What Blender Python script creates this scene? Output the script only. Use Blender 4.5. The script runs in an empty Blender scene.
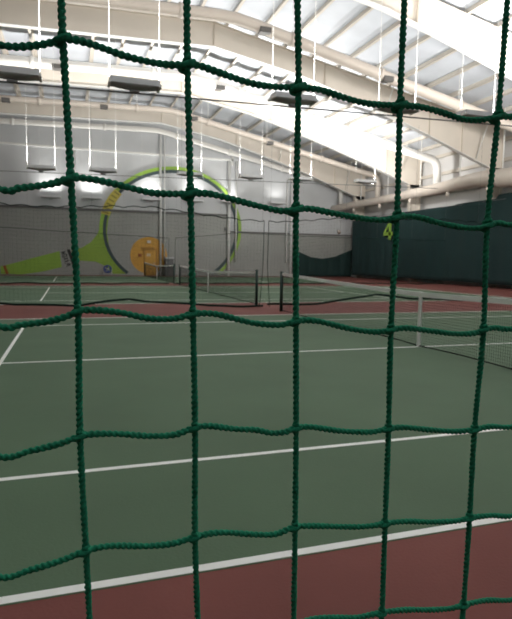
import bpy, bmesh, math, random
from mathutils import Vector, Matrix
random.seed(7)
scene = bpy.context.scene
COL = scene.collection
PI = math.pi

# ------------------------------------------------------------------ helpers
def tag(o, label=None, cat=None, group=None, kind=None):
    if label: o['label'] = label
    if cat: o['category'] = cat
    if group: o['group'] = group
    if kind: o['kind'] = kind
    return o

def thing(name, label, cat, loc=(0, 0, 0), group=None):
    o = bpy.data.objects.new(name, None)
    o.empty_display_size = 0.1
    COL.objects.link(o)
    o.location = loc
    return tag(o, label, cat, group)

class MB:
    """collects shapes in world coordinates and links them as one mesh object"""
    def __init__(self):
        self.v = []; self.f = []; self.sm = []
    def add(self, vs, fs, smooth=False):
        k = len(self.v)
        self.v += [tuple(p) for p in vs]
        self.f += [tuple(i + k for i in q) for q in fs]
        self.sm += [smooth] * len(fs)
        return self
    def box(self, x0, x1, y0, y1, z0, z1):
        vs = [(x0,y0,z0),(x1,y0,z0),(x1,y1,z0),(x0,y1,z0),(x0,y0,z1),(x1,y0,z1),(x1,y1,z1),(x0,y1,z1)]
        return self.add(vs, [(0,3,2,1),(4,5,6,7),(0,1,5,4),(1,2,6,5),(2,3,7,6),(3,0,4,7)])
    def tube(self, pts, r, n=8, smooth=True, cap=True, close=False):
        pts = [Vector(p) for p in pts]
        rs = r if isinstance(r, (list, tuple)) else [r] * len(pts)
        N = len(pts); vs = []; fs = []
        t0 = (pts[1] - pts[0]).normalized()
        ref = Vector((0, 0, 1)) if abs(t0.z) < 0.9 else Vector((1, 0, 0))
        nrm = (ref - t0 * ref.dot(t0)).normalized()
        for i, p in enumerate(pts):
            a = pts[max(i - 1, 0)]; b = pts[min(i + 1, N - 1)]
            if close: a = pts[(i - 1) % N]; b = pts[(i + 1) % N]
            t = (b - a).normalized()
            nrm = (nrm - t * nrm.dot(t)).normalized()
            bi = t.cross(nrm)
            for k in range(n):
                th = 2 * PI * k / n
                vs.append(p + (nrm * math.cos(th) + bi * math.sin(th)) * rs[i])
        M = N if close else N - 1
        for i in range(M):
            j = (i + 1) % N
            for k in range(n):
                k2 = (k + 1) % n
                fs.append((i*n+k, i*n+k2, j*n+k2, j*n+k))
        if cap and not close:
            fs.append(tuple(range(n - 1, -1, -1)))
            fs.append(tuple((N - 1) * n + k for k in range(n)))
        return self.add(vs, fs, smooth)
    def prism_xz(self, poly, y0, y1):
        """polygon in X-Z given a thickness along Y"""
        n = len(poly)
        vs = [(x, y0, z) for x, z in poly] + [(x, y1, z) for x, z in poly]
        fs = [tuple(range(n)), tuple(range(2*n - 1, n - 1, -1))]
        for i in range(n):
            j = (i + 1) % n
            fs.append((i, i + n, j + n, j))
        return self.add(vs, fs)
    def strip_xz(self, top, bot, y0, y1):
        """band between two equally long X-Z polylines, with thickness along Y"""
        for i in range(len(top) - 1):
            self.prism_xz([bot[i], bot[i+1], top[i+1], top[i]], y0, y1)
        return self
    def build(self, name, mat, parent=None, bevel=0):
        me = bpy.data.meshes.new(name)
        org = Vector((0, 0, 0))
        if parent is not None:
            org = parent.matrix_world.translation if parent.parent else parent.location
        off = Vector(org)
        me.from_pydata([(x - off.x, y - off.y, z - off.z) for x, y, z in self.v], [], self.f)
        me.update()
        bm = bmesh.new(); bm.from_mesh(me)
        bmesh.ops.recalc_face_normals(bm, faces=bm.faces)
        bm.to_mesh(me); bm.free()
        if len(self.sm) == len(me.polygons):
            me.polygons.foreach_set('use_smooth', self.sm)
        me.materials.append(mat)
        o = bpy.data.objects.new(name, me)
        COL.objects.link(o)
        if parent is not None:
            o.parent = parent
            if parent.type == 'MESH':        # meshes keep their origin at the thing's base
                pass
        if bevel:
            m = o.modifiers.new('bevel', 'BEVEL'); m.width = bevel; m.segments = 2; m.limit_method = 'ANGLE'
        return o

def sub(mb, name, mat, part, root):
    """a sub-part: child of a part (all parts have identity transforms under the thing's Empty)"""
    me = mb.build(name, mat, root)
    me.parent = part
    return me

def interp(tab, x):
    if x <= tab[0][0]: return tab[0][1]
    for (a, b), (c, d) in zip(tab, tab[1:]):
        if x <= c: return b + (d - b) * (x - a) / (c - a)
    return tab[-1][1]

# ------------------------------------------------------------------ materials
def mat(name, col, rough=0.6, metal=0.0, noise=0.0, nscale=6.0, bump=0.0, bscale=80.0, spec=0.5):
    m = bpy.data.materials.new(name); m.use_nodes = True
    nt = m.node_tree; b = nt.nodes['Principled BSDF']
    b.inputs['Base Color'].default_value = (*col, 1)
    b.inputs['Roughness'].default_value = rough
    b.inputs['Metallic'].default_value = metal
    b.inputs['Specular IOR Level'].default_value = spec
    tc = nt.nodes.new('ShaderNodeTexCoord')
    if noise:
        n = nt.nodes.new('ShaderNodeTexNoise'); n.inputs['Scale'].default_value = nscale
        n.inputs['Detail'].default_value = 4
        nt.links.new(tc.outputs['Object'], n.inputs['Vector'])
        r = nt.nodes.new('ShaderNodeMapRange')
        r.inputs['From Min'].default_value = 0.3; r.inputs['From Max'].default_value = 0.7
        r.inputs['To Min'].default_value = 1 - noise; r.inputs['To Max'].default_value = 1 + noise
        nt.links.new(n.outputs['Fac'], r.inputs['Value'])
        mx = nt.nodes.new('ShaderNodeVectorMath'); mx.operation = 'SCALE'
        mx.inputs[0].default_value = col
        nt.links.new(r.outputs['Result'], mx.inputs['Scale'])
        nt.links.new(mx.outputs['Vector'], b.inputs['Base Color'])
    if bump:
        n2 = nt.nodes.new('ShaderNodeTexNoise'); n2.inputs['Scale'].default_value = bscale
        nt.links.new(tc.outputs['Object'], n2.inputs['Vector'])
        bp = nt.nodes.new('ShaderNodeBump'); bp.inputs['Strength'].default_value = bump
        bp.inputs['Distance'].default_value = 0.01
        nt.links.new(n2.outputs['Fac'], bp.inputs['Height'])
        nt.links.new(bp.outputs['Normal'], b.inputs['Normal'])
    return m

def ribbed(name, col, axis, scale, strength, rough=0.5, noise=0.06, dist=0.03):
    m = mat(name, col, rough, noise=noise, nscale=0.5)
    nt = m.node_tree; b = nt.nodes['Principled BSDF']
    tc = [n for n in nt.nodes if n.type == 'TEX_COORD'][0]
    w = nt.nodes.new('ShaderNodeTexWave'); w.bands_direction = axis; w.wave_profile = 'SIN'
    w.inputs['Scale'].default_value = scale
    nt.links.new(tc.outputs['Object'], w.inputs['Vector'])
    bp = nt.nodes.new('ShaderNodeBump'); bp.inputs['Strength'].default_value = strength
    bp.inputs['Distance'].default_value = dist
    nt.links.new(w.outputs['Fac'], bp.inputs['Height'])
    nt.links.new(bp.outputs['Normal'], b.inputs['Normal'])
    return m

M = {}
M['red']    = mat('red court paint', (0.185, 0.060, 0.050), 0.75, noise=0.10, nscale=1.2, bump=0.15, bscale=60, spec=0.25)
M['green']  = mat('green court paint', (0.091, 0.150, 0.088), 0.72, noise=0.08, nscale=0.9, bump=0.15, bscale=60, spec=0.25)
M['line']   = mat('white court line paint', (0.88, 0.89, 0.85), 0.7, noise=0.05, nscale=3)
M['beam']   = mat('cream painted steel', (0.72, 0.66, 0.58), 0.5, noise=0.03, nscale=1.0)
M['white']  = mat('white painted steel', (0.82, 0.82, 0.80), 0.5, noise=0.02)
M['purlin'] = mat('pale grey purlin steel', (0.60, 0.56, 0.50), 0.5, noise=0.04)
M['vinyl']  = mat('bluish white roof lining', (0.58, 0.62, 0.68), 0.6, noise=0.07, nscale=0.8, bump=0.2, bscale=1.5)
M['wallup'] = ribbed('pale ribbed wall cladding', (0.60, 0.62, 0.64), 'X', 0.22, 0.5)
M['walllo'] = ribbed('grey lower wall cladding', (0.34, 0.35, 0.33), 'X', 0.2, 0.4)
M['wallr']  = ribbed('pale side wall cladding', (0.62, 0.62, 0.62), 'Y', 0.25, 0.4)
M['girt']   = mat('dark grey girt', (0.16, 0.16, 0.16), 0.6)
M['curtain']= ribbed('dark green curtain cloth', (0.0065, 0.032, 0.033), 'Y', 0.12, 0.15, rough=0.9, noise=0.10)
M['curtainx']= ribbed('dark green backdrop cloth', (0.009, 0.034, 0.032), 'X', 0.5, 0.3, rough=0.85, noise=0.12)
M['lime']   = mat('lime green mural paint', (0.30, 0.50, 0.070), 0.55, noise=0.05, nscale=1)
M['limedk'] = mat('olive green throat paint', (0.27, 0.42, 0.055), 0.55, noise=0.05, nscale=1)
M['rim']    = mat('dark slate mural paint', (0.045, 0.075, 0.080), 0.55)
M['yellow'] = mat('yellow mural paint', (0.62, 0.52, 0.10), 0.55)
M['ydark']  = mat('olive stripe paint', (0.30, 0.26, 0.05), 0.55)
M['black']  = mat('black mural paint', (0.025, 0.025, 0.025), 0.6)
M['brown']  = mat('orange brown paint', (0.35, 0.11, 0.03), 0.6)
M['orange'] = mat('orange mural paint', (0.64, 0.35, 0.055), 0.55, noise=0.08, nscale=1.5)
M['ordark'] = mat('dark orange trim paint', (0.46, 0.23, 0.04), 0.55)
M['rope']   = mat('green twisted net rope', (0.011, 0.235, 0.125), 0.85, noise=0.35, nscale=400, bump=0.35, bscale=1500, spec=0.3)
M['dkrope'] = mat('dark green netting', (0.014, 0.032, 0.025), 0.9, spec=0.05)
M['cable']  = mat('dark steel cable', (0.16, 0.165, 0.17), 0.6)
M['netblk'] = mat('black tennis netting', (0.014, 0.018, 0.016), 0.9, spec=0.05)
M['band']   = mat('white net tape', (0.90, 0.90, 0.87), 0.7, noise=0.05, nscale=2)
M['post']   = mat('dark green net post', (0.012, 0.045, 0.035), 0.45)
M['duct']   = mat('beige duct paint', (0.60, 0.54, 0.48), 0.5, noise=0.04, nscale=1)
M['ductw']  = mat('white duct paint', (0.80, 0.79, 0.76), 0.45, noise=0.02)
M['grille'] = mat('dark duct grille', (0.12, 0.115, 0.11), 0.5)
M['trough'] = mat('grey light housing', (0.74, 0.75, 0.77), 0.5)
M['dkmetal']= mat('dark grey housing edge', (0.36, 0.365, 0.375), 0.5)
M['sign']   = mat('yellow green number cloth', (0.25, 0.42, 0.055), 0.7)
M['grey']   = mat('mid grey plastic', (0.17, 0.18, 0.18), 0.5)
M['blue']   = mat('blue plastic', (0.05, 0.08, 0.30), 0.45)
M['ltgrey'] = mat('light grey plastic', (0.55, 0.56, 0.58), 0.5)
M['notice'] = mat('faded notice paper', (0.62, 0.50, 0.32), 0.7)
M['conduit']= mat('white wall pipe', (0.80, 0.81, 0.80), 0.45)

# ------------------------------------------------------------------ dimensions
X_L, X_R = -30.0, 18.7            # side walls
Y_B, Y_E = -15.0, 37.5            # wall behind, end wall
FRAMES = [11.0, 19.0, 27.0, 35.0]
BOT = [(-30.0, 7.6), (-14.0, 11.05), (1.15, 11.52), (5.6, 10.72), (8.2, 10.02), (11.6, 9.0), (13.4, 8.4), (17.55, 6.95)]
def top_z(x):                     # top of the rafters
    if x < -14: return 12.2 + (x + 14) * 0.2
    if x < 1.15: return 12.2 + (x + 14) * 0.45 / 15.15
    return 12.65 - 0.2 * (x - 1.15)
def sheet_z(x): return top_z(x) + 0.27
COURTS = [0.0, 14.94, 29.43]
# ------------------------------------------------------------------ setting
MB().box(X_L, X_R, Y_B, Y_E, -0.2, 0.0).build('floor', M['red'])['kind'] = 'structure'

# end wall: darker cladding below the step, pale cladding above
w = MB().prism_xz([(X_L, 0), (X_R, 0), (X_R, sheet_z(X_R)), (1.15, sheet_z(1.15)), (-14, sheet_z(-14)), (X_L, sheet_z(X_L))], Y_E, Y_E + 0.2).build('wall_end', M['wallup'])
tag(w, 'pale grey ribbed metal gable wall at the far end', 'wall', kind='structure')
lo = MB().prism_xz([(X_L, 0), (X_R, 0), (X_R, 3.75), (7.15, 3.75), (7.15, 5.15), (X_L, 5.15)], Y_E - 0.06, Y_E).build('wall_end_lower', M['walllo'], w)
tag(lo, 'darker grey cladding on the lower wall')
tag(MB().box(X_L, 7.15, Y_E - 0.16, Y_E - 0.06, 4.98, 5.15).build('trim_1', M['girt']), 'dark ledge above the left lower cladding', 'trim', kind='structure')
tag(MB().box(7.15, X_R, Y_E - 0.14, Y_E - 0.06, 3.66, 3.78).build('trim_2', M['girt']), 'dark ledge above the right lower cladding', 'trim', kind='structure')
tag(MB().box(-29.9, 7.5, Y_E - 0.16, Y_E, 9.55, 9.68).build('trim_3', M['white']), 'white rail across the upper end wall', 'trim', kind='structure')
tag(MB().box(7.3, 7.5, Y_E - 0.16, Y_E, 9.2, 9.9).build('trim_4', M['white']), 'white bracket at the right end of the wall rail', 'trim', kind='structure')
tag(MB().box(X_R, X_R + 0.2, Y_B, Y_E, 0, sheet_z(X_R)).build('wall_right', M['wallr']), 'pale side wall behind the green curtain', 'wall', kind='structure')
tag(MB().box(X_L - 0.2, X_L, Y_B, Y_E, 0, sheet_z(X_L)).build('wall_left', M['wallr']), 'left side wall', 'wall', kind='structure')
tag(MB().prism_xz([(X_L, 0), (X_R, 0), (X_R, sheet_z(X_R)), (1.15, sheet_z(1.15)), (-14, sheet_z(-14)), (X_L, sheet_z(X_L))], Y_B - 0.2, Y_B).build('wall_back', M['walllo']), 'wall behind the camera', 'wall', kind='structure')

# roof lining: sheets sag a little between the purlins
PX = [X_L + 0.3 + 1.5 * i for i in range(33)]
PX = [x for x in PX if x < X_R - 0.2]
xs = []
for a, b in zip([X_L] + PX, PX + [X_R]):
    for k in range(6):
        t = k / 6
        xs.append((a + (b - a) * t, sheet_z(a + (b - a) * t) - 0.05 * math.sin(PI * t)))
xs.append((X_R, sheet_z(X_R)))
c = MB(); n = len(xs)
for y in (Y_B, Y_E): c.add([(x, y, z) for x, z in xs] + [(x, y, z + 0.3) for x, z in xs], [])
for i in range(n - 1):
    c.f.append((i, i + 1, 2*n + i + 1, 2*n + i)); c.sm.append(True)
    c.f.append((n + i, n + i + 1, 3*n + i + 1, 3*n + i)); c.sm.append(False)
tag(c.build('ceiling', M['vinyl']), 'white roof lining between the purlins', 'ceiling', kind='structure')
k = 5
for x in PX:
    if x < -17: continue
    z = top_z(x)
    p = MB().box(x - 0.012, x + 0.012, Y_B, Y_E, z + 0.02, z + 0.26).box(x - 0.12, x + 0.012, Y_B, Y_E, z + 0.005, z + 0.02).box(x - 0.012, x + 0.12, Y_B, Y_E, z + 0.25, z + 0.265)
    tag(p.build('trim_%d' % k, M['purlin']), 'roof purlin running the length of the hall', 'purlin', 'roof purlins', 'structure'); k += 1
for z in (6.1, 7.35, 8.55):
    tag(MB().box(X_R - 0.2, X_R, Y_B, Y_E, z, z + 0.2).build('trim_%d' % k, M['purlin']), 'horizontal girt on the right wall, %.1f m up' % z, 'girt', kind='structure'); k += 1

# ------------------------------------------------------------------ roof frames
FL = ['nearest cream roof frame, crossing the upper right corner', 'second cream roof frame, its beige web widest across the top left',
      'third cream roof frame, behind the nearest row of uplights', 'farthest cream roof frame, just in front of the end wall']
for fi, y in enumerate(FRAMES):
    t = thing('roof_frame', FL[fi], 'roof frame', (17.9, y, 0), 'roof frames')
    gx = sorted(set([p[0] for p in BOT] + [-20, -8, -3, 3.3, 7, 10, 15, 16.5]))
    def bz(x): return interp(BOT, x)
    top = [(x, top_z(x)) for x in gx] + [(18.5, top_z(18.5))]
    bot = [(x, bz(x)) for x in gx] + [(18.5, 6.2)]
    MB().strip_xz(top, bot, y - 0.012, y + 0.012).build('rafter_web', M['beam'], t)
    ll = [(x, bz(x)) for x in gx]
    MB().strip_xz([(x, z) for x, z in ll], [(x, z - 0.03) for x, z in ll], y - 0.16, y + 0.16).build('bottom_flange', M['white'], t)
    MB().strip_xz([(x, z) for x, z in top], [(x, z - 0.03) for x, z in top], y - 0.14, y + 0.14).build('top_flange', M['beam'], t)
    cw = MB().prism_xz([(17.95, 0), (18.5, 0), (18.5, 6.95), (17.55, 6.95)], y - 0.012, y + 0.012)
    cw.prism_xz([(17.95, 0), (17.98, 0), (17.58, 6.95), (17.55, 6.95)], y - 0.16, y + 0.16)
    cw.box(18.47, 18.5, y - 0.16, y + 0.16, 0, top_z(18.5) - 0.03)
    cw.build('column', M['beam'], t)
    for sx in (1.15, 7.0, 13.4, 15.6):
        MB().prism_xz([(sx - 0.01, bz(sx)), (sx + 0.01, bz(sx)), (sx + 0.01, top_z(sx) - 0.03), (sx - 0.01, top_z(sx) - 0.03)], y - 0.13, y + 0.13).build('stiffener', M['beam'], t)
    MB().prism_xz([(17.54, 6.95), (18.47, 6.95), (18.47, 6.99), (17.54, 6.99)], y - 0.14, y + 0.14).build('knee_plate', M['beam'], t)
    for s in (-1, 1):
        MB().tube([(16.6, y + s * 0.1, bz(16.6) + 0.1), (16.6, y + s * 1.15, top_z(16.6) + 0.02)], 0.03, 6).build('flange_brace', M['white'], t)
        MB().tube([(10.6, y + s * 0.1, bz(10.6) + 0.1), (10.6, y + s * 0.95, top_z(10.6) + 0.02)], 0.025, 6).build('flange_brace', M['white'], t)

# ------------------------------------------------------------------ courts
CN = ['nearest green tennis court, just behind the foreground rope net', 'second green tennis court, behind the nearest tennis net', 'farthest green tennis court, against the end wall']
for ci, cy in enumerate(COURTS):
    t = thing('tennis_court', CN[ci], 'tennis court', (0, cy, 0), 'tennis courts')
    MB().box(-11.95, 11.95, cy - 5.52, cy + 5.52, 0, 0.002).build('playing_surface', M['green'], t)
    a, b = 0.002, 0.004
    for s in (-1, 1):
        MB().box(-11.95, 11.95, cy + s*5.485 - 0.026, cy + s*5.485 + 0.026, a, b).build('doubles_sideline', M['line'], t)
        MB().box(-11.85, 11.85, cy + s*4.137 - 0.025, cy + s*4.137 + 0.025, a, b).build('singles_sideline', M['line'], t)
        MB().box(s*6.4 - 0.025, s*6.4 + 0.025, cy - 4.09, cy + 4.09, a, b).build('service_line', M['line'], t)
        MB().box(s*11.9 - 0.05, s*11.9 + 0.05, cy - 5.45, cy + 5.45, a, b).build('baseline', M['line'], t)
    MB().box(-6.375, 6.375, cy - 0.025, cy + 0.025, a, b).build('center_line', M['line'], t)

# ------------------------------------------------------------------ tennis nets
NN = ['nearest tennis net, its white tape running out of the right edge', 'middle tennis net, between the two green posts left of the nearest net', 'farthest tennis net, in front of the orange circle']
def net_top(d):        # height of the tape at |distance from the centre|
    return 0.914 + 0.15 * (abs(d) / 6.4) ** 1.3
for ci, cy in enumerate(COURTS):
    t = thing('tennis_net', NN[ci], 'tennis net', (0, cy, 0), 'tennis nets')
    for s in (-1, 1):
        po = MB().tube([(0, cy + s*6.4, 0.0), (0, cy + s*6.4, 1.08)], 0.045, 14).build('post', M['post'], t)
        sub(MB().tube([(0, cy + s*6.4, 1.08), (0, cy + s*6.4, 1.10)], [0.052, 0.035], 14), 'post_cap', M['post'], po, t)
    nb = MB()
    ds = [-6.33 + i * 0.0422 for i in range(301)]
    for d in ds:
        nb.box(-0.0013, 0.0013, cy + d - 0.0013, cy + d + 0.0013, 0.035, net_top(d) - 0.02)
    for j in range(20):
        f = j / 20
        for i in range(0, 300, 10):
            d0, d1 = ds[i], ds[i + 10]
            z0 = 0.035 + f * (net_top(d0) - 0.06); z1 = 0.035 + f * (net_top(d1) - 0.06)
            h = 0.0013
            nb.add([(-.0016, cy+d0, z0-h), (.0016, cy+d0, z0-h), (.0016, cy+d1, z1-h), (-.0016, cy+d1, z1-h), (-.0016, cy+d0, z0+h), (.0016, cy+d0, z0+h), (.0016, cy+d1, z1+h), (-.0016, cy+d1, z1+h)],
                   [(0,3,2,1),(4,5,6,7),(0,1,5,4),(1,2,6,5),(2,3,7,6),(3,0,4,7)])
    nb.build('netting', M['netblk'], t)
    hb = MB()
    for i in range(0, 300, 5):
        d0, d1 = ds[i], ds[i + 5]; z0, z1 = net_top(d0), net_top(d1)
        hb.add([(-.015, cy+d0, z0-.075), (.015, cy+d0, z0-.075), (.015, cy+d1, z1-.075), (-.015, cy+d1, z1-.075), (-.015, cy+d0, z0), (.015, cy+d0, z0), (.015, cy+d1, z1), (-.015, cy+d1, z1)],
               [(0,3,2,1),(4,5,6,7),(0,1,5,4),(1,2,6,5),(2,3,7,6),(3,0,4,7)])
    tag(hb.build('headband', M['band'], t), 'white tape along the top of the net')
    MB().tube([(0, cy + d, 0.02 + 0.02 * abs(math.sin(d * 1.4))) for d in ds[::4]], 0.010, 6).build('bottom_cord', M['netblk'], t)
    for s in (-1, 1):
        MB().tube([(0, cy + s*6.32, 0.03), (0, cy + s*6.32, 1.02)], 0.01, 6).build('side_cord', M['netblk'], t)
    tag(MB().box(-0.02, 0.02, cy - 0.026, cy + 0.026, 0.004, 0.925).build('center_strap', M['band'], t, 0.003), 'white strap holding the net down')

# ------------------------------------------------------------------ divider nets (far ones) and the cables above them
def rope_profile(tab, x0, x1, step, amp, wl, ph):
    out = []; n = int(abs(x1 - x0) / step)
    for i in range(n + 1):
        x = x0 + (x1 - x0) * i / n
        out.append((x, interp(tab, x) + amp * abs(math.sin(PI * (x + ph) / wl)) + 0.4*amp*math.sin(2.3*x + ph)))
    return out
def divider(label, y, x0, x1, top, bot, endx, amp):
    t = thing('divider_net', label, 'divider net', ((x0 + x1) / 2, y, 0), 'rope nets dividing the courts')
    tp = rope_profile(top, x0, x1, 0.12, amp, 0.55, 0.3)
    bt = rope_profile(bot, x0, x1, 0.2, 0.03, 1.7, 0.1)
    MB().tube([(x, y, z) for x, z in tp], 0.012, 6).build('top_rope', M['dkrope'], t)
    MB().tube([(x, y, z + 0.01) for x, z in bt], 0.03, 6).build('bottom_rope', M['dkrope'], t)
    m = MB(); n = int((x1 - x0) / 0.1)
    for i in range(n + 1):
        x = x0 + (x1 - x0) * i / n
        m.tube([(x, y, interp(bt, x)), (x, y, interp(tp, x))], 0.0013, 3, False, False)
    for j in range(1, 26):
        f = j / 26
        pts = []
        q = int((x1 - x0) / 0.4)
        for i in range(q + 1):
            x = x0 + (x1 - x0) * i / q
            pts.append((x, y, interp(bt, x) * (1 - f) + interp(tp, x) * f - 0.01*math.sin(3*x + j)))
        m.tube(pts, 0.0013, 3, False, False)
    m.build('netting', M['dkrope'], t)
    zb, zt = interp(bt, endx), interp(tp, endx)
    s = 0.13 if endx == x1 else -0.06
    MB().tube([(endx, y, zt), (endx - 0.02, y, zt * 0.5), (endx - s * 0.6, y - 0.02, 0.4), (endx - s, y - 0.03, 0.03)], 0.010, 6).build('end_cord', M['dkrope'], t)
    hx = x0 + 0.05
    while hx <= x1:
        MB().tube([(hx, y, interp(tp, hx)), (hx, y, 5.68)], 0.003, 3, False, False).build('hanger_cord', M['cable'], t)
        hx += (x1 - x0 - 0.1) / round((x1 - x0) / 2.4)
D0, D1, D2 = -7.40, 7.47, 22.1
divider('left half of the divider net behind the nearest court', D1, -14.5, -0.16,
        [(-14.5, 2.75), (-7.15, 2.66), (-5.2, 2.66), (-3.44, 2.78), (-1.92, 2.58), (-0.1, 2.5)],
        [(-14, .12), (-7.2, .17), (-5.4, .1), (-3.98, .26), (-2.6, .12), (-.86, .02), (-.1, .06)], -0.16, 0.05)
divider('right half of the divider net behind the nearest court', D1, -0.02, 17.2,
        [(0, 2.48), (.64, 2.48), (1.87, 2.66), (4, 2.75), (17, 2.8)],
        [(0, .1), (1.02, .04), (2.52, .2), (3.57, .35), (4.3, .28), (6.2, .16), (8.86, .15), (17, .15)], -0.02, 0.05)
divider('left half of the far divider net, before the racket mural', D2, -14.5, -0.45,
        [(-14.5, 2.85), (-8.7, 2.78), (-5.24, 2.64), (-.3, 2.48)], [(-14, .03), (-8.8, .03), (-4, .02), (-.3, .05)], -0.45, 0.02)
divider('right half of the far divider net, right of the gap', D2, -0.1, 17.2,
        [(-.1, 2.48), (3.53, 2.88), (8, 2.8), (17, 2.8)], [(0, .04), (4, .05), (17, .06)], -0.1, 0.02)

def cable_z(y, x):
    return {D0: 5.78, D1: 5.78, D2: 5.67, 36.9: 5.74}[y] + 0.022 * (x + 1)
for y, lb in ((D0, 'dark cable above the foreground rope net'), (D1, 'nearer dark cable strung across the hall under the uplights'), (D2, 'farther thin cable strung across the hall')):
    pts = [(x, y, cable_z(y, x)) for x in [X_L + i * 0.9 for i in range(55)] if x < X_R]
    pts.append((X_R, y, cable_z(y, X_R)))
    tag(MB().tube(pts, 0.022 if y == D1 else 0.018, 6).build('cable', M['cable']), lb, 'cable', 'cables across the hall')

# ------------------------------------------------------------------ uplights on rods
UX = [-6.8, -3.84, 0.65, 4.1, 7.1, 11.3]
ORD = ['leftmost', 'second from the left', 'third from the left', 'fourth from the left', 'fifth from the left', 'sixth from the left']
ROWN = {D0: ('row over the rope net', 1.25), D1: ('nearest visible row', 1.25), D2: ('middle row', 1.25), 36.9: ('row by the end wall', 1.4)}
POWER = {D0: [280, 280, 280, 280, 280, 280], D1: [260, 240, 180, 150, 160, 1000], D2: [300, 300, 320, 350, 400, 700], 36.9: [40, 40, 40, 40, 30, 15]}
AIM = (0.30, 0.72, 0.62)
for y in (D0, D1, D2, 36.9):
    rown, L = ROWN[y]
    for i, x in enumerate(UX):
        z0 = cable_z(y, x) + 0.05
        t = thing('uplight', 'grey uplight on two rods, %s in the %s' % (ORD[i], rown), 'light', (x, y, z0), 'uplights hung over the court gaps')
        h = L / 2
        # hull: open boat, deeper at mid length
        m = MB(); nx, na = 14, 10; vs = []
        for a in range(nx + 1):
            u = -1 + 2 * a / nx
            d = 0.012 + 0.085 * (1 - u * u)
            for b in range(na + 1):
                ph = PI * b / na
                vs.append((x + u * h, y - 0.24 * math.cos(ph), z0 + 0.13 - d * math.sin(ph) ** 0.8))
        fs = [(a*(na+1)+b, a*(na+1)+b+1, (a+1)*(na+1)+b+1, (a+1)*(na+1)+b) for a in range(nx) for b in range(na)]
        fs += [tuple(range(na + 1)), tuple(nx*(na+1) + b for b in range(na, -1, -1))]
        m.add(vs, fs, True)
        m.build('housing', M['dkmetal'], t)
        r = MB()
        for s in (-1, 1): r.box(x - h, x + h, y + s*0.24 - 0.008, y + s*0.24 + 0.008, z0 + 0.125, z0 + 0.27)
        for s in (-1, 1): r.box(x + s*h - 0.008, x + s*h + 0.008, y - 0.24, y + 0.24, z0 + 0.12, z0 + 0.27)
        r.build('rim_panel', M['trough'], t)
        MB().box(x - 0.12, x + 0.12, y - 0.06, y + 0.06, z0 - 0.03, z0 + 0.03).build('ballast_box', M['dkmetal'], t, 0.01)
        MB().tube([(x - h * 0.7, y, z0 + 0.14), (x + h * 0.7, y, z0 + 0.14)], 0.03, 8).build('lamp_tube', M['white'], t)
        for s in (-1, 1):
            rx = x + s * (h + 0.02)
            rb = MB().tube([(rx, y, z0 + 0.12), (rx, y, sheet_z(rx) - 0.02)], 0.008 if y < 10 else 0.004, 6).build('hanging_rod', M['white'], t)
            sub(MB().box(rx - 0.03, rx + 0.03, y - 0.26, y + 0.26, z0 + 0.10, z0 + 0.17), 'end_bracket', M['white'], rb, t)
        ld = bpy.data.lights.new('uplight lamp', 'AREA'); ld.shape = 'RECTANGLE'
        ld.size = L * 0.85; ld.size_y = 0.34
        ld.energy = POWER[y][i]; ld.color = (1.0, 0.97, 0.92)
        if y > 36: ld.spread = 2.1
        lo_ = bpy.data.objects.new('uplight_lamp', ld); COL.objects.link(lo_)
        lo_.parent = t; lo_.location = (0, 0, 0.28); lo_.rotation_euler = (PI, 0, 0)
        if i == 5 and y in (D1, D2):      # tilt added to the outermost ones to brighten the right-hand frame haunches
            lo_.rotation_mode = 'QUATERNION'; lo_.rotation_quaternion = Vector(AIM).to_track_quat('-Z', 'X')
            lo_.location = (0, 0, 0.42)

# ------------------------------------------------------------------ ducts
def duct_z(x): return 11.3 - 0.215 * (x - 1.1) if x > 1.1 else 11.3 + 0.03 * (x - 1.1)
MX = 16.8
def main_r(y): return interp([(-15, 0.55), (16.6, 0.52), (18.8, 0.43), (22.4, 0.36), (27, 0.30), (37, 0.29)], y)
def main_z(y): return interp([(-15, 5.9), (16.6, 6.0), (18.8, 6.24), (22.4, 6.12), (27, 6.05), (37, 6.03)], y)
t = thing('main_duct', 'thick beige round duct running along the right wall above the curtain', 'duct', (MX, 10, 0))
ys = [-14.9 + i * (52.3 / 60) for i in range(61)]
MB().tube([(MX, y, main_z(y)) for y in ys], [main_r(y) for y in ys], 24).build('duct_pipe', M['duct'], t)
for y in (-9, -4, 1, 6, 9.0, 13.5, 17.0, 20.5, 24.5, 28.5, 32.5):
    r = main_r(y) + 0.015
    MB().tube([(MX, y - 0.03, main_z(y)), (MX, y + 0.03, main_z(y))], r, 24).build('duct_collar', M['duct'], t)
    MB().tube([(MX, y, main_z(y) + r - 0.03), (MX, y, sheet_z(MX) - 0.02)], 0.03, 6).build('hanger_rod', M['white'], t)
    MB().tube([(MX - 0.05, y + 1, main_z(y + 1) - main_r(y + 1) + 0.03), (MX - 0.08, y + 1, main_z(y + 1) - main_r(y + 1) - 0.26)], [0.09, 0.12], 10).build('outlet_nozzle', M['duct'], t)
BD = [(15.0, 0.24, 'beige round branch duct between the first two roof frames', 'duct', [2.3, 8.2]),
      (23.0, 0.25, 'white round branch duct with a curved elbow, between the second and third frames', 'ductw', [-6, 2.5]),
      (30.3, 0.20, 'slim beige branch duct between the third and farthest frames', 'duct', [-9.1, -3.3, 2.6, 8.1]),
      (36.45, 0.20, 'white branch duct with ring clamps, under the farthest frame', 'ductw', [])]
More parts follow.
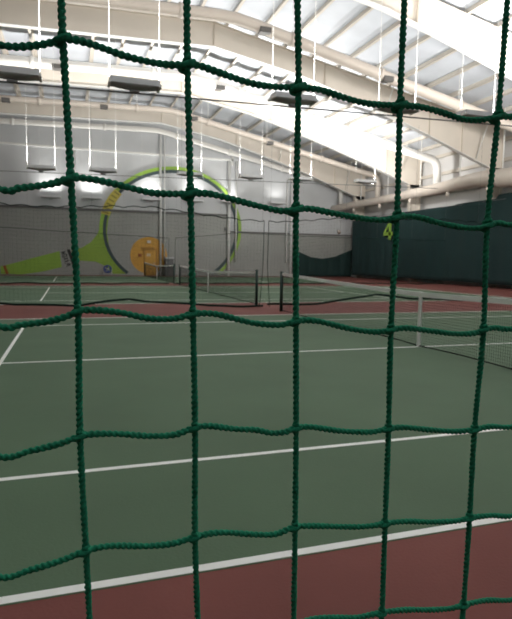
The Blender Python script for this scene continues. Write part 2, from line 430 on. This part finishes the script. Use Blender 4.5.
for y, r, lb, mm, gr in BD:
    t = thing('branch_duct', lb, 'duct', (MX, y, 0), 'branch ducts under the roof slope')
    pts = [(x, y, duct_z(x) + dz) for x, dz in [(-14, 0), (-10, 0), (-6, 0), (-2, 0), (0.3, 0), (1.1, -0.04), (1.9, 0), (5, 0), (9, 0), (13, 0), (15.6, 0)]]
    R_ = 0.75; cx, cz = MX - R_ + 0.22, duct_z(16.1)
    for k in range(1, 8):
        a = PI/2 * k / 7
        a0 = 0.21
        aa = PI/2 - a0 - (PI/2 - a0) * k / 7
        pts.append((cx + R_ * math.cos(aa), y, cz - R_ + R_ * math.sin(aa)))
    pts.append((MX + 0.22, y, main_z(y) + main_r(y) * 0.8))
    MB().tube(pts, r, 16).build('duct_pipe', M[mm], t)
    for gx in gr:
        z = duct_z(gx) - r
        MB().box(gx - 0.24, gx + 0.24, y - r - 0.05, y + 0.12, z - 0.02, z + 0.20).build('air_grille', M['grille'], t)
    for hx in ([-9.3, -2.9, 2.6, 6.9, 11.5] if y > 36 else [-7.2, -1.2, 3.6, 7.9, 12.2]):
        z = duct_z(hx)
        MB().tube([(hx - 0.1, y, z + (0.02 if hx > 1 else 0)), (hx + 0.1, y, z - (0.02 if hx > 1 else 0))], r + 0.05, 16).build('ring_clamp', M[mm], t)
        MB().tube([(hx, y, z + r), (hx, y, sheet_z(hx) - 0.02)], 0.012, 6).build('hanger_rod', M['white'], t)

# ------------------------------------------------------------------ curtains
def cloth_y(name, label, x, y0, y1, top, bot, m_):
    vs = []; ny, nz = 190, 16
    for i in range(ny + 1):
        y = y0 + (y1 - y0) * i / ny
        for j in range(nz + 1):
            f = j / nz
            z = bot(y) + (top(y) - bot(y)) * f
            amp = 0.025 * (1.15 - 0.5 * f)
            vs.append((x + amp * math.sin(y * 5.1 + 0.7 * math.sin(y * 1.3)) + 0.03 * math.sin(y * 1.7 + 2 * f), y, z))
    fs = [(i*(nz+1)+j, (i+1)*(nz+1)+j, (i+1)*(nz+1)+j+1, i*(nz+1)+j+1) for i in range(ny) for j in range(nz)]
    o = MB().add(vs, fs, True).build(name, m_)
    s = o.modifiers.new('solid', 'SOLIDIFY'); s.thickness = 0.012; s.offset = 0
    return tag(o, label, 'curtain', 'dark curtains')
cur = cloth_y('wall_curtain', 'long dark green curtain hung along the right wall, with a number on it', 17.42, -10, 34.9,
        lambda y: 5.02 + (0.28 if y < 17.9 else 0.0) + (0.06 if 17.9 < y < 21.5 else 0) - (0.12 if 28.5 < y < 31 else 0.0) - (0.18 if y > 33 else 0),
        lambda y: 0.24 + 0.02 * math.sin(y), M['curtain'])
# wire the long curtain hangs from
tag(MB().tube([(17.42, -14.9, 5.0), (17.42, 37.44, 5.0)], 0.015, 6).build('curtain_wire', M['cable']), 'thin wire carrying the long green curtain', 'wire')
def cx_top(x):
    u = (x - 12.95) / 5.7
    return interp([(0, 2.45), (.12, 2.1), (.3, 1.72), (.5, 1.6), (.72, 1.82), (1, 2.45)], u)
vs = []; nx, nz = 60, 10
for i in range(nx + 1):
    x = 12.95 + 5.7 * i / nx
    for j in range(nz + 1):
        vs.append((x, 37.2 + 0.035 * math.sin(x * 6.2 + 0.5 * math.sin(2 * x)), 0.06 + (cx_top(x) - 0.06) * j / nz))
fs = [(i*(nz+1)+j, (i+1)*(nz+1)+j, (i+1)*(nz+1)+j+1, i*(nz+1)+j+1) for i in range(nx) for j in range(nz)]
o = MB().add(vs, fs, True).build('backdrop_curtain', M['curtainx'])
s = o.modifiers.new('solid', 'SOLIDIFY'); s.thickness = 0.012; s.offset = 0
tag(o, 'low drooping dark green backdrop in the far right corner', 'curtain', 'dark curtains')

# number 4 on the curtain (flat cloth figure; the viewer sees Y decreasing to the right)
NY, NZ = 28.95, 3.68
def q4(pts): return [(NY + 0.12 - u * 0.88, NZ + v) for u, v in pts]
sg = MB()
def slab(poly):
    n = len(poly)
    sg.add([(17.27, y, z) for y, z in poly] + [(17.295, y, z) for y, z in poly],
           [tuple(range(n)), tuple(range(2*n-1, n-1, -1))] + [(i, i+n, (i+1) % n + n, (i+1) % n) for i in range(n)])
slab(q4([(0.14, -0.62), (0.50, -0.62), (0.50, 0.62), (0.14, 0.62)]))
slab(q4([(-0.66, -0.28), (0.74, -0.28), (0.74, -0.03), (-0.66, -0.03)]))
slab(q4([(-0.66, -0.03), (-0.34, -0.03), (0.14, 0.42), (0.14, 0.62), (0.02, 0.62)]))
tag(sg.build('number_sign', M['sign']), 'yellow green figure 4 on the dark curtain', 'sign')
# ------------------------------------------------------------------ racket mural on the end wall
MY = Y_E - 0.06
CXr, CZr, RX, RZ, TILT = 2.48, 3.74, 5.80, 5.02, 0.13
def ell(a, k=0.0):
    ex, ez = (RX - k) * math.cos(a), (RZ - k) * math.sin(a)
    return (CXr + ex * math.cos(TILT) - ez * math.sin(TILT), CZr + ex * math.sin(TILT) + ez * math.cos(TILT))
t = thing('racket_mural', 'huge lime green tennis racket painted on the far wall, handle to the left', 'mural', (-2, MY, 0))
def arc_band(a0, a1, k0, k1, y0, y1, n=72):
    m = MB()
    P = [a0 + (a1 - a0) * i / n for i in range(n + 1)]
    f0 = k0 if callable(k0) else (lambda a: k0)
    f1 = k1 if callable(k1) else (lambda a: k1)
    for a, b in zip(P, P[1:]):
        q = [ell(a, f0(a)), ell(b, f0(b)), ell(b, f1(b)), ell(a, f1(a))]
        if min(p[1] for p in q) < 0.03: continue
        m.prism_xz(q, y0, y1)
    return m
g = lambda a: 0.45 if 0.0 < (a % (2*PI)) < PI else 0.30
arc_band(-1.0, PI + 0.02, 0.0, lambda a: 0.34 if a > 0.3 else 0.26 + 0.05 * a, MY - 0.03, MY).build('hoop', M['lime'], t)
arc_band(-1.0, PI + 1.0, lambda a: 0.27, lambda a: 0.52, MY - 0.045, MY - 0.005, 110).build('inner_rim', M['rim'], t)
th = [(-2.35, 5.75), (-2.75, 5.2), (-3.0, 4.5), (-3.15, 3.95), (-3.45, 3.2), (-3.95, 2.55), (-4.65, 2.1), (-5.35, 1.95), (-5.35, 0.98), (-4.7, 1.12), (-3.6, 1.05), (-2.9, 0.75), (-2.3, 0.12), (-1.2, 0.12), (-1.85, 0.75), (-2.3, 1.5), (-2.6, 2.4), (-2.72, 3.4), (-2.62, 4.3), (-2.35, 5.1), (-2.05, 5.6)]
def poly(m, pts, y0, y1):
    from mathutils.geometry import tessellate_polygon
    n = len(pts)
    tris = tessellate_polygon([[Vector((x, z, 0)) for x, z in pts]])
    vs = [(x, y0, z) for x, z in pts] + [(x, y1, z) for x, z in pts]
    fs = [tuple(q) for q in tris] + [tuple(i + n for i in q) for q in tris] + [(i, i+n, (i+1) % n + n, (i+1) % n) for i in range(n)]
    return m.add(vs, fs)
poly(MB(), th, MY - 0.025, MY).build('throat', M['limedk'], t)
poly(MB(), [(-6.25, 1.82), (-8.2, 1.25), (-10.1, 0.68), (-10.4, 0.62), (-10.4, 0.05), (-8.9, 0.03), (-7.6, 0.22), (-6.1, 0.60)], MY - 0.025, MY).build('handle', M['lime'], t)
poly(MB(), [(-5.72, 1.95), (-5.5, 1.98), (-5.12, 0.86), (-5.35, 0.80)], MY - 0.03, MY).build('grip_band', M['black'], t)
# small upright lettering beside the band: block strokes, illegible at this distance
lt = MB()
def stroke(x0, z0, x1, z1, wd=0.05):
    d = Vector((x1 - x0, z1 - z0)); n_ = Vector((-d.y, d.x)).normalized() * wd
    lt.prism_xz([(x0 + n_.x, z0 + n_.y), (x0 - n_.x, z0 - n_.y), (x1 - n_.x, z1 - n_.y), (x1 + n_.x, z1 + n_.y)], MY - 0.03, MY)
for k_ in range(5):
    zx, zz = -6.12 + 0.09 * k_, 1.72 - 0.225 * k_
    shp = [[(0, 0, .3, .1), (0, -.14, .3, -.04), (0, 0, .3, -.04)], [(0, 0, 0, -.15), (.3, .1, .3, -.05), (0, 0, .3, .1), (0, -.15, .3, -.05)],
           [(0, 0, .3, -.05), (0, -.12, .3, .06)], [(0, 0, .3, .08), (0, 0, 0, -.15), (.15, .03, .15, -.1)], [(0, -.15, .3, -.04), (0, 0, .3, .08), (0, 0, .3, -.04)]][k_]
    for a in shp: stroke(zx + a[0], zz + a[1], zx + a[2], zz + a[3], 0.032)
tag(lt.build('lettering', M['black'], t), 'small black illegible letters up the handle')
poly(MB(), [(-10.25, 0.66), (-10.05, 0.68), (-9.85, 0.05), (-10.05, 0.03)], MY - 0.03, MY - 0.001).build('butt_stripe', M['brown'], t)
yb = MB(); yd = MB()
A0, A1 = 2.36, 2.78
arc_band(A0, A1, -0.06, 0.62, MY - 0.06, MY - 0.005, 10).build('bumper_patch', M['yellow'], t)
for i in range(6):
    a = A0 + (A1 - A0) * (i + 0.5) / 6
    yd.prism_xz([ell(a - 0.012, 0.05), ell(a + 0.012, 0.05), ell(a + 0.012, 0.5), ell(a - 0.012, 0.5)], MY - 0.065, MY - 0.05)
yd.build('patch_stripes', M['ydark'], t)

# orange ball mural with the door painted over
OX, OZ, OR = 0.52, 1.62, 1.47
bl = MB()
pts = [(OX + OR * math.cos(2*PI*i/64), OZ + OR * math.sin(2*PI*i/64)) for i in range(64)]
poly(bl, pts, MY - 0.012, MY)
tag(bl.build('ball_mural', M['orange']), 'big orange circle painted on the far wall around the door', 'mural')
t = thing('door_1', 'orange painted door inside the orange circle', 'door', (0.62, MY, 0)); t['kind'] = 'structure'
MB().box(0.2, 1.08, MY - 0.05, MY - 0.013, 0.02, 2.05).build('door_leaf', M['orange'], t)
fr = MB().box(0.12, 0.2, MY - 0.08, MY - 0.013, 0, 2.13).box(1.08, 1.16, MY - 0.08, MY - 0.013, 0, 2.13).box(0.12, 1.16, MY - 0.08, MY - 0.013, 2.05, 2.13)
fr.build('door_frame', M['ordark'], t)
MB().tube([(0.98, MY - 0.10, 1.0), (0.86, MY - 0.10, 1.0)], 0.02, 8).tube([(0.98, MY - 0.10, 1.0), (0.98, MY - 0.05, 1.0)], 0.02, 8).build('door_handle', M['ltgrey'], t)
tag(MB().box(0.34, 0.66, MY - 0.058, MY - 0.05, 1.53, 1.77).build('door_notice', M['notice'], t), 'small pale notice on the door')
MB().box(-0.1, 0.96, MY - 0.16, MY - 0.082, 2.14, 2.24).build('door_closer', M['ordark'], t)
ex = thing('wall_lamp', 'small pale lamp above the orange door', 'lamp', (0.52, MY - 0.012, 2.6))
MB().box(0.36, 0.68, MY - 0.14, MY - 0.012, 2.58, 2.82).build('lamp_body', M['notice'], ex, 0.02)
MB().box(0.42, 0.62, MY - 0.15, MY - 0.14, 2.63, 2.77).build('lens', M['ltgrey'], ex)
tag(MB().box(-0.32, -0.04, MY - 0.09, MY - 0.012, 1.5, 1.75).build('wall_box', M['brown'], bevel=0.01), 'small brown box on the orange circle left of the door', 'box')

# ------------------------------------------------------------------ pipes and small fittings on the end wall
def vpipe(label, x, z0, z1, r=0.09, two=None):
    t = thing('wall_pipe', label, 'pipe', (x, MY - 0.20, z0), 'white pipes down the end wall')
    MB().tube([(x, MY - 0.20, z0), (x, MY - 0.20, z1)], r, 10).build('pipe', M['conduit'], t)
    if two: MB().tube([(x + two, MY - 0.18, z0 + 1.2), (x + two, MY - 0.18, z1)], r * 0.6, 8).build('side_pipe', M['conduit'], t)
    for z in [z0 + 0.8 + 2.2 * i for i in range(int((z1 - z0 - 0.8) / 2.2) + 1)]:
        MB().box(x - r - 0.05, x + r + 0.05, MY - 0.21, MY - 0.07, z, z + 0.06).build('pipe_clip', M['conduit'], t)
vpipe('white pipe down the wall over the orange circle', 1.43, 0.0, 11.2, 0.10, 0.32)
vpipe('white pipe down the wall at the left side of the racket throat', -5.05, 2.6, 9.5, 0.06)
vpipe('white pipe down the wall at the right side of the racket hoop', 7.12, 0.0, 9.5, 0.13, 0.62)
vpipe('white pipe down the wall beside the corner backdrop', 12.72, 0.0, 8.3, 0.10, -0.4)
t = thing('junction_box', 'small dark box on the white pipe right of the hoop', 'box', (6.9, MY, 3.9))
MB().box(6.78, 6.98, MY - 0.2, MY, 3.8, 4.06).build('box_body', M['girt'], t, 0.01)
MB().box(6.8, 6.96, MY - 0.21, MY - 0.2, 3.82, 4.04).build('box_lid', M['grey'], t)
t = thing('wall_light', 'small cream wall light above the corner backdrop', 'lamp', (17.3, MY, 4.0))
MB().box(17.2, 17.42, MY - 0.1, MY, 4.0, 4.35).build('light_base', M['ltgrey'], t, 0.02)
MB().tube([(17.31, MY - 0.1, 4.12), (17.31, MY - 0.34, 3.98)], [0.08, 0.16], 12).build('lamp_head', M['duct'], t)
t = thing('camera_dome', 'small white fitting high in the far right corner', 'fitting', (16.44, MY, 5.3))
MB().box(16.34, 16.54, MY - 0.1, MY + 0.06, 5.32, 5.5).build('mount', M['white'], t, 0.02)
MB().tube([(16.44, MY - 0.12, 5.34), (16.44, MY - 0.12, 5.27), (16.44, MY - 0.12, 5.2)], [0.11, 0.10, 0.04], 12).build('dome', M['white'], t)

# grey cabinet by the wall, right of the orange circle
t = thing('cabinet', 'small grey cabinet with a pale top, right of the orange circle', 'cabinet', (2.05, 36.8, 0))
MB().box(1.72, 2.36, 36.55, 37.05, 0.0, 1.38).build('cabinet_body', M['grey'], t, 0.015)
MB().box(1.68, 2.40, 36.50, 37.09, 1.38, 1.50).build('cabinet_top', M['ltgrey'], t, 0.015)
MB().box(1.76, 2.32, 36.535, 36.55, 0.1, 1.32).build('cabinet_door', M['girt'], t)
# blue round fan on the floor by the racket throat
t = thing('floor_fan', 'small round blue fan on legs by the racket throat', 'fan', (-2.72, 36.95, 0))
fc = Vector((-2.72, 36.95, 0.5))
ring = [(fc.x + 0.27 * math.cos(2*PI*i/28), fc.y, fc.z + 0.27 * math.sin(2*PI*i/28)) for i in range(28)]
MB().tube(ring, 0.055, 8, close=True).build('shroud', M['blue'], t)
MB().tube([(fc.x, fc.y - 0.06, fc.z), (fc.x, fc.y + 0.12, fc.z)], 0.09, 14).build('motor_hub', M['ltgrey'], t)
for i in range(4):
    a = 2*PI*i/4 + 0.3
    d, e = Vector((math.cos(a), 0, math.sin(a))), Vector((-math.sin(a), 0, math.cos(a)))
    m = MB(); pp = [fc + d*0.08 - e*0.03, fc + d*0.24 - e*0.09, fc + d*0.24 + e*0.09, fc + d*0.08 + e*0.03]
    tw = [Vector((0, -.02, 0)), Vector((0, -.05, 0)), Vector((0, .05, 0)), Vector((0, .02, 0))]
    A_ = [p + q for p, q in zip(pp, tw)]
    m.add(A_ + [p + Vector((0, .01, 0)) for p in A_], [(0,1,2,3), (7,6,5,4), (0,4,5,1), (1,5,6,2), (2,6,7,3), (3,7,4,0)])
    m.build('blade', M['blue'], t)
for s in (-1, 1):
    MB().tube([(fc.x + s*0.31, fc.y, fc.z), (fc.x + s*0.30, fc.y, 0.03), (fc.x + s*0.30, fc.y - 0.2, 0.02)], 0.02, 8).build('leg', M['ltgrey'], t)
MB().tube([(fc.x - 0.3, fc.y, 0.12), (fc.x + 0.3, fc.y, 0.12)], 0.018, 8).build('cross_bar', M['ltgrey'], t)
ROWS=[
[ (-5.5616,-7.3844,1.5597),(-5.5411,-7.3854,1.5614),(-5.5271,-7.3862,1.5652),(-5.5178,-7.3868,1.5691),(-5.5056,-7.3873,1.5692),(-5.4910,-7.3877,1.5665),(-5.4723,-7.3883,1.5621),(-5.4532,-7.3890,1.5597),(-5.4375,-7.3896,1.5592),(-5.4235,-7.3903,1.5607),(-5.4134,-7.3907,1.5610),(-5.3968,-7.3912,1.5574),(-5.3712,-7.3920,1.5521),(-5.3494,-7.3929,1.5511),(-5.3289,-7.3938,1.5527),(-5.3087,-7.3947,1.5526),(-5.2849,-7.3954,1.5482),(-5.2605,-7.3963,1.5454),(-5.2307,-7.3976,1.5468),(-5.2102,-7.3985,1.5473),(-5.1890,-7.3993,1.5447),(-5.1649,-7.4001,1.5405),(-5.1451,-7.4009,1.5412),(-5.1253,-7.4020,1.5456),(-5.1095,-7.4027,1.5470) ],
[ (-5.5645,-7.3790,1.4561),(-5.5505,-7.3797,1.4576),(-5.5288,-7.3808,1.4617),(-5.5134,-7.3817,1.4668),(-5.5014,-7.3822,1.4674),(-5.4801,-7.3829,1.4643),(-5.4525,-7.3838,1.4590),(-5.4322,-7.3847,1.4588),(-5.4194,-7.3853,1.4598),(-5.4030,-7.3860,1.4602),(-5.3813,-7.3867,1.4562),(-5.3626,-7.3873,1.4524),(-5.3398,-7.3880,1.4487),(-5.3260,-7.3887,1.4505),(-5.3120,-7.3893,1.4515),(-5.2877,-7.3902,1.4481),(-5.2578,-7.3913,1.4447),(-5.2374,-7.3921,1.4446),(-5.2262,-7.3927,1.4477),(-5.2062,-7.3936,1.4484),(-5.1787,-7.3945,1.4433),(-5.1506,-7.3955,1.4400),(-5.1335,-7.3962,1.4405),(-5.1269,-7.3967,1.4436),(-5.1108,-7.3975,1.4461),(-5.0976,-7.3980,1.4446) ],
[ (-5.5675,-7.3734,1.3506),(-5.5530,-7.3741,1.3516),(-5.5307,-7.3752,1.3544),(-5.5155,-7.3761,1.3591),(-5.5093,-7.3765,1.3623),(-5.4961,-7.3771,1.3630),(-5.4763,-7.3778,1.3607),(-5.4518,-7.3785,1.3554),(-5.4309,-7.3794,1.3551),(-5.4156,-7.3802,1.3588),(-5.3964,-7.3810,1.3586),(-5.3739,-7.3817,1.3530),(-5.3591,-7.3821,1.3497),(-5.3357,-7.3830,1.3479),(-5.3215,-7.3838,1.3513),(-5.3020,-7.3846,1.3511),(-5.2665,-7.3857,1.3430),(-5.2403,-7.3866,1.3396),(-5.2245,-7.3873,1.3412),(-5.2085,-7.3881,1.3428),(-5.1806,-7.3891,1.3393),(-5.1518,-7.3901,1.3358),(-5.1285,-7.3911,1.3363),(-5.1200,-7.3916,1.3397),(-5.1063,-7.3923,1.3410),(-5.0854,-7.3931,1.3395) ],
[ (-5.5705,-7.3678,1.2439),(-5.5479,-7.3689,1.2471),(-5.5247,-7.3702,1.2516),(-5.5088,-7.3711,1.2569),(-5.4968,-7.3716,1.2578),(-5.4764,-7.3724,1.2563),(-5.4512,-7.3733,1.2526),(-5.4296,-7.3742,1.2523),(-5.4120,-7.3752,1.2575),(-5.3986,-7.3758,1.2579),(-5.3755,-7.3765,1.2535),(-5.3557,-7.3772,1.2511),(-5.3412,-7.3776,1.2472),(-5.3276,-7.3782,1.2472),(-5.3169,-7.3788,1.2503),(-5.3019,-7.3794,1.2502),(-5.2709,-7.3804,1.2440),(-5.2389,-7.3816,1.2407),(-5.2200,-7.3825,1.2429),(-5.2005,-7.3833,1.2425),(-5.1717,-7.3842,1.2379),(-5.1421,-7.3853,1.2342),(-5.1199,-7.3862,1.2347),(-5.0999,-7.3872,1.2365),(-5.0732,-7.3882,1.2341) ],
[ (-5.5735,-7.3623,1.1391),(-5.5502,-7.3635,1.1424),(-5.5262,-7.3647,1.1471),(-5.5050,-7.3659,1.1533),(-5.4849,-7.3669,1.1552),(-5.4505,-7.3681,1.1505),(-5.4283,-7.3690,1.1503),(-5.4102,-7.3699,1.1537),(-5.3870,-7.3710,1.1551),(-5.3522,-7.3721,1.1486),(-5.3324,-7.3728,1.1466),(-5.3134,-7.3738,1.1513),(-5.2917,-7.3747,1.1496),(-5.2542,-7.3759,1.1439),(-5.2322,-7.3768,1.1422),(-5.2166,-7.3775,1.1429),(-5.1926,-7.3784,1.1421),(-5.1630,-7.3795,1.1379),(-5.1326,-7.3806,1.1353),(-5.1161,-7.3813,1.1367),(-5.0890,-7.3825,1.1363),(-5.0615,-7.3834,1.1324) ],
[ (-5.4035,-7.3647,1.0462),(-5.3645,-7.3660,1.0408),(-5.3108,-7.3686,1.0479),(-5.2812,-7.3700,1.0501),(-5.2424,-7.3713,1.0437),(-5.2129,-7.3725,1.0441),(-5.1847,-7.3736,1.0421),(-5.1541,-7.3746,1.0368),(-5.1292,-7.3755,1.0342),(-5.1136,-7.3763,1.0356),(-5.0847,-7.3775,1.0361),(-5.0497,-7.3787,1.0308) ],
]
COLS=[
[ (-5.5185,-7.3881,1.5965),(-5.5178,-7.3868,1.5691),(-5.5134,-7.3817,1.4668),(-5.5093,-7.3765,1.3623),(-5.5088,-7.3711,1.2569),(-5.5050,-7.3659,1.1533),(-5.5012,-7.3607,1.0485) ],
[ (-5.4247,-7.3927,1.6094),(-5.4235,-7.3903,1.5607),(-5.4194,-7.3853,1.4598),(-5.4156,-7.3802,1.3588),(-5.4120,-7.3752,1.2575),(-5.4102,-7.3699,1.1537),(-5.4049,-7.3646,1.0465) ],
[ (-5.3325,-7.3972,1.6220),(-5.3284,-7.3938,1.5527),(-5.3260,-7.3887,1.4505),(-5.3215,-7.3838,1.3509),(-5.3169,-7.3788,1.2503),(-5.3134,-7.3738,1.1513),(-5.3103,-7.3686,1.0478) ],
[ (-5.2331,-7.4021,1.6356),(-5.2307,-7.3976,1.5468),(-5.2262,-7.3927,1.4477),(-5.2246,-7.3873,1.3417),(-5.2200,-7.3825,1.2429),(-5.2166,-7.3775,1.1429),(-5.2129,-7.3725,1.0441) ],
[ (-5.1264,-7.4073,1.6502),(-5.1253,-7.4020,1.5456),(-5.1268,-7.3967,1.4432),(-5.1200,-7.3916,1.3397),(-5.1199,-7.3862,1.2347),(-5.1162,-7.3814,1.1373),(-5.1136,-7.3763,1.0356) ],
]
# [ 0.94826637 -0.31704204  0.01659014] [0.01262218 0.08986466 0.995874  ] [ 0.31722479  0.94414442 -0.08921739] [-5.51507822 -7.84565481  1.40592637]
# ------------------------------------------------------------------ foreground rope net
# every cord is a two-strand twisted rope; the cords sag in a plane just behind the sideline gap
PN = Vector((-0.0417806, -0.99780947, -0.05128987)); P0 = Vector(ROWS[2][10])
def in_plane(x, z):
    return Vector((x, P0.y - ((x - P0.x) * PN.x + (z - P0.z) * PN.z) / PN.y, z))
def resample(pts, step):
    """Catmull-Rom through the points, then equal steps"""
    P = [Vector(p) for p in pts]
    P = [P[0] * 2 - P[1]] + P + [P[-1] * 2 - P[-2]]
    dense = []
    for i in range(1, len(P) - 2):
        a, b, c_, d = P[i-1], P[i], P[i+1], P[i+2]
        n = max(2, int((c_ - b).length / (step * 0.5)))
        for k in range(n):
            t = k / n
            dense.append(0.5 * ((2*b) + (c_ - a)*t + (2*a - 5*b + 4*c_ - d)*t*t + (3*b - a - 3*c_ + d)*t**3))
    dense.append(P[-2])
    out = [dense[0]]; acc = 0
    for a, b in zip(dense, dense[1:]):
        acc += (b - a).length
        if acc >= step: out.append(b); acc = 0
    return out
RR = 0.0031
def twisted(m, pts, phase=0.0, r=RR, pitch=0.0098):
    pts = resample(pts, 0.0009); N = len(pts); n = 14; vs = []; fs = []
    t0 = (pts[1] - pts[0]).normalized()
    nrm = Vector((0, 1, 0)); nrm = (nrm - t0 * nrm.dot(t0)).normalized(); s = 0
    for i, p in enumerate(pts):
        t = (pts[min(i+1, N-1)] - pts[max(i-1, 0)]).normalized()
        nrm = (nrm - t * nrm.dot(t)).normalized(); bi = t.cross(nrm)
        if i: s += (p - pts[i-1]).length
        tw = 2 * PI * s / pitch + phase
        wob = 1 + 0.05 * math.sin(s * 173 + phase) + 0.03 * math.sin(s * 61)
        for k in range(n):
            th = 2 * PI * k / n
            rr = r * wob * (0.52 + 0.48 * abs(math.cos(th - tw)) ** 0.9)
            vs.append(p + (nrm * math.cos(th) + bi * math.sin(th)) * rr)
    for i in range(N - 1):
        for k in range(n):
            k2 = (k + 1) % n
            fs.append((i*n+k, i*n+k2, (i+1)*n+k2, (i+1)*n+k))
    m.add(vs, fs, True)
net = thing('rope_net', 'green knotted rope net hanging close in front of the camera', 'net', (-5.3, -7.38, 0))
XL0, XR0, ZT, ZB = -5.84, -4.80, 2.6, 0.12
# traced cords in view, carried on regularly past the edges of the frame
ROWX = []
for j, rw in enumerate(ROWS):
    rw = [Vector(p) for p in rw]
    zl = rw[0].z + (0.006 if j else -0.006); zr = rw[-1].z
    if j < 5: pre = [in_plane(XL0, zl + 0.014), in_plane(-5.72, zl + 0.016), in_plane(-5.66, zl + 0.004), in_plane(-5.615, zl + 0.012)]
    else: pre = [in_plane(XL0, 1.07), in_plane(-5.72, 1.062), in_plane(-5.615, 1.060), in_plane(-5.55, 1.046), in_plane(-5.505, 1.0485), in_plane(-5.45, 1.036)]
    post = [in_plane(-5.025, zr + 0.005), in_plane(-4.97, zr - 0.003), in_plane(-4.92, zr + 0.004), in_plane(XR0, zr)]
    ROWX.append(pre + rw + post)
for j, pts in enumerate(ROWX):
    m = MB(); twisted(m, pts, j * 1.3); m.build('horizontal_cord', M['rope'], net)
for z in [1.665 + 0.1 * i for i in range(9)] + [0.94 - 0.1 * i for i in range(8)]:
    MB().tube([in_plane(x, z + 0.008 * math.sin(9 * x + 31 * z)) for x in [XL0 + (XR0 - XL0) * i / 40 for i in range(41)]], RR, 6).build('horizontal_cord', M['rope'], net)
for i, cw in enumerate(COLS):
    cw = [Vector(p) for p in cw]
    m = MB(); twisted(m, cw, i * 0.9)
    m.tube([in_plane(cw[0].x - 0.004, ZT), in_plane(cw[0].x - 0.002, 2.0), cw[0] + Vector((0, 0, 0.0005))], RR, 6)
    m.tube([cw[-1], in_plane(cw[-1].x + 0.004, 0.6), in_plane(cw[-1].x + 0.006, ZB)], RR, 6)
    m.build('vertical_cord', M['rope'], net)
for x in (-5.84, -5.73, -5.615, -5.025, -4.92, -4.80):
    m = MB(); zz = [0.95, 1.05, 1.15, 1.25, 1.35, 1.46, 1.57, 1.67]
    twisted(m, [in_plane(x + 0.003 * math.sin(z * 40), z) for z in zz], x)
    m.tube([in_plane(x, ZT), in_plane(x, 1.67)], RR, 6); m.tube([in_plane(x, 0.95), in_plane(x, ZB)], RR, 6)
    m.build('vertical_cord', M['rope'], net)
# knots: the vertical cord wraps once round the horizontal one
def knot(p, s=1.0):
    m = MB(); p = Vector(p); pts = []
    for k_ in range(27):
        a = 2 * PI * 1.6 * k_ / 26 + 0.6
        u = -1 + 2 * k_ / 26
        pts.append(p + Vector((0.0046 * math.cos(a) + 0.0035 * u, 0.0046 * math.sin(a), 0.0050 * u)) * s)
    m.tube(pts, 0.0024 * s, 7)
    pts = [p + Vector((0.0058 * u, -0.0036 + 0.0012 * u * u, 0.0030 * u)) * s for u in (-1, -.5, 0, .5, 1)]
    m.tube(pts, [0.0022 * s, 0.0030 * s, 0.0034 * s, 0.0030 * s, 0.0022 * s], 7)
    return m
for cw in COLS:
    for j in range(6):
        kn = knot(cw[1 + j], 0.95 if j < 2 else 0.82); kn.build('knot', M['rope'], net)
MB().tube([in_plane(XL0 - 0.02, ZT), in_plane(XR0 + 0.02, ZT)], 0.008, 8).build('top_rope', M['rope'], net)
MB().tube([in_plane(XL0 - 0.02, ZB), in_plane(XR0 + 0.02, ZB)], 0.008, 8).build('bottom_rope', M['rope'], net)

# ------------------------------------------------------------------ camera, world, view
cam = bpy.data.cameras.new('camera'); co = bpy.data.objects.new('camera', cam); COL.objects.link(co)
r_ = Vector((0.94826637, -0.31704204, 0.01659014)); u_ = Vector((0.01262218, 0.08986466, 0.995874)); f_ = Vector((0.31722479, 0.94414442, -0.08921739))
mw = Matrix((r_, u_, -f_)).transposed().to_4x4(); mw.translation = (-5.51507822, -7.84565481, 1.40592637)
co.matrix_world = mw
cam.sensor_fit = 'AUTO'; cam.sensor_width = 36.0; cam.lens = 554.7616 * 36 / 619
cam.clip_start = 0.02; cam.clip_end = 200
cam.dof.use_dof = True; cam.dof.focus_distance = 0.53; cam.dof.aperture_fstop = 24
scene.camera = co
wd = bpy.data.worlds.new('world'); scene.world = wd; wd.use_nodes = True
wd.node_tree.nodes['Background'].inputs['Color'].default_value = (0.6, 0.7, 0.8, 1)
wd.node_tree.nodes['Background'].inputs['Strength'].default_value = 0.3
vs_ = scene.view_settings
vs_.view_transform = 'Standard'; vs_.look = 'None'; vs_.gamma = 1.0; vs_.use_curve_mapping = False
vs_.exposure = 0.36
scene.cycles.max_bounces = 8; scene.cycles.diffuse_bounces = 5
scene.cycles.use_denoising = True
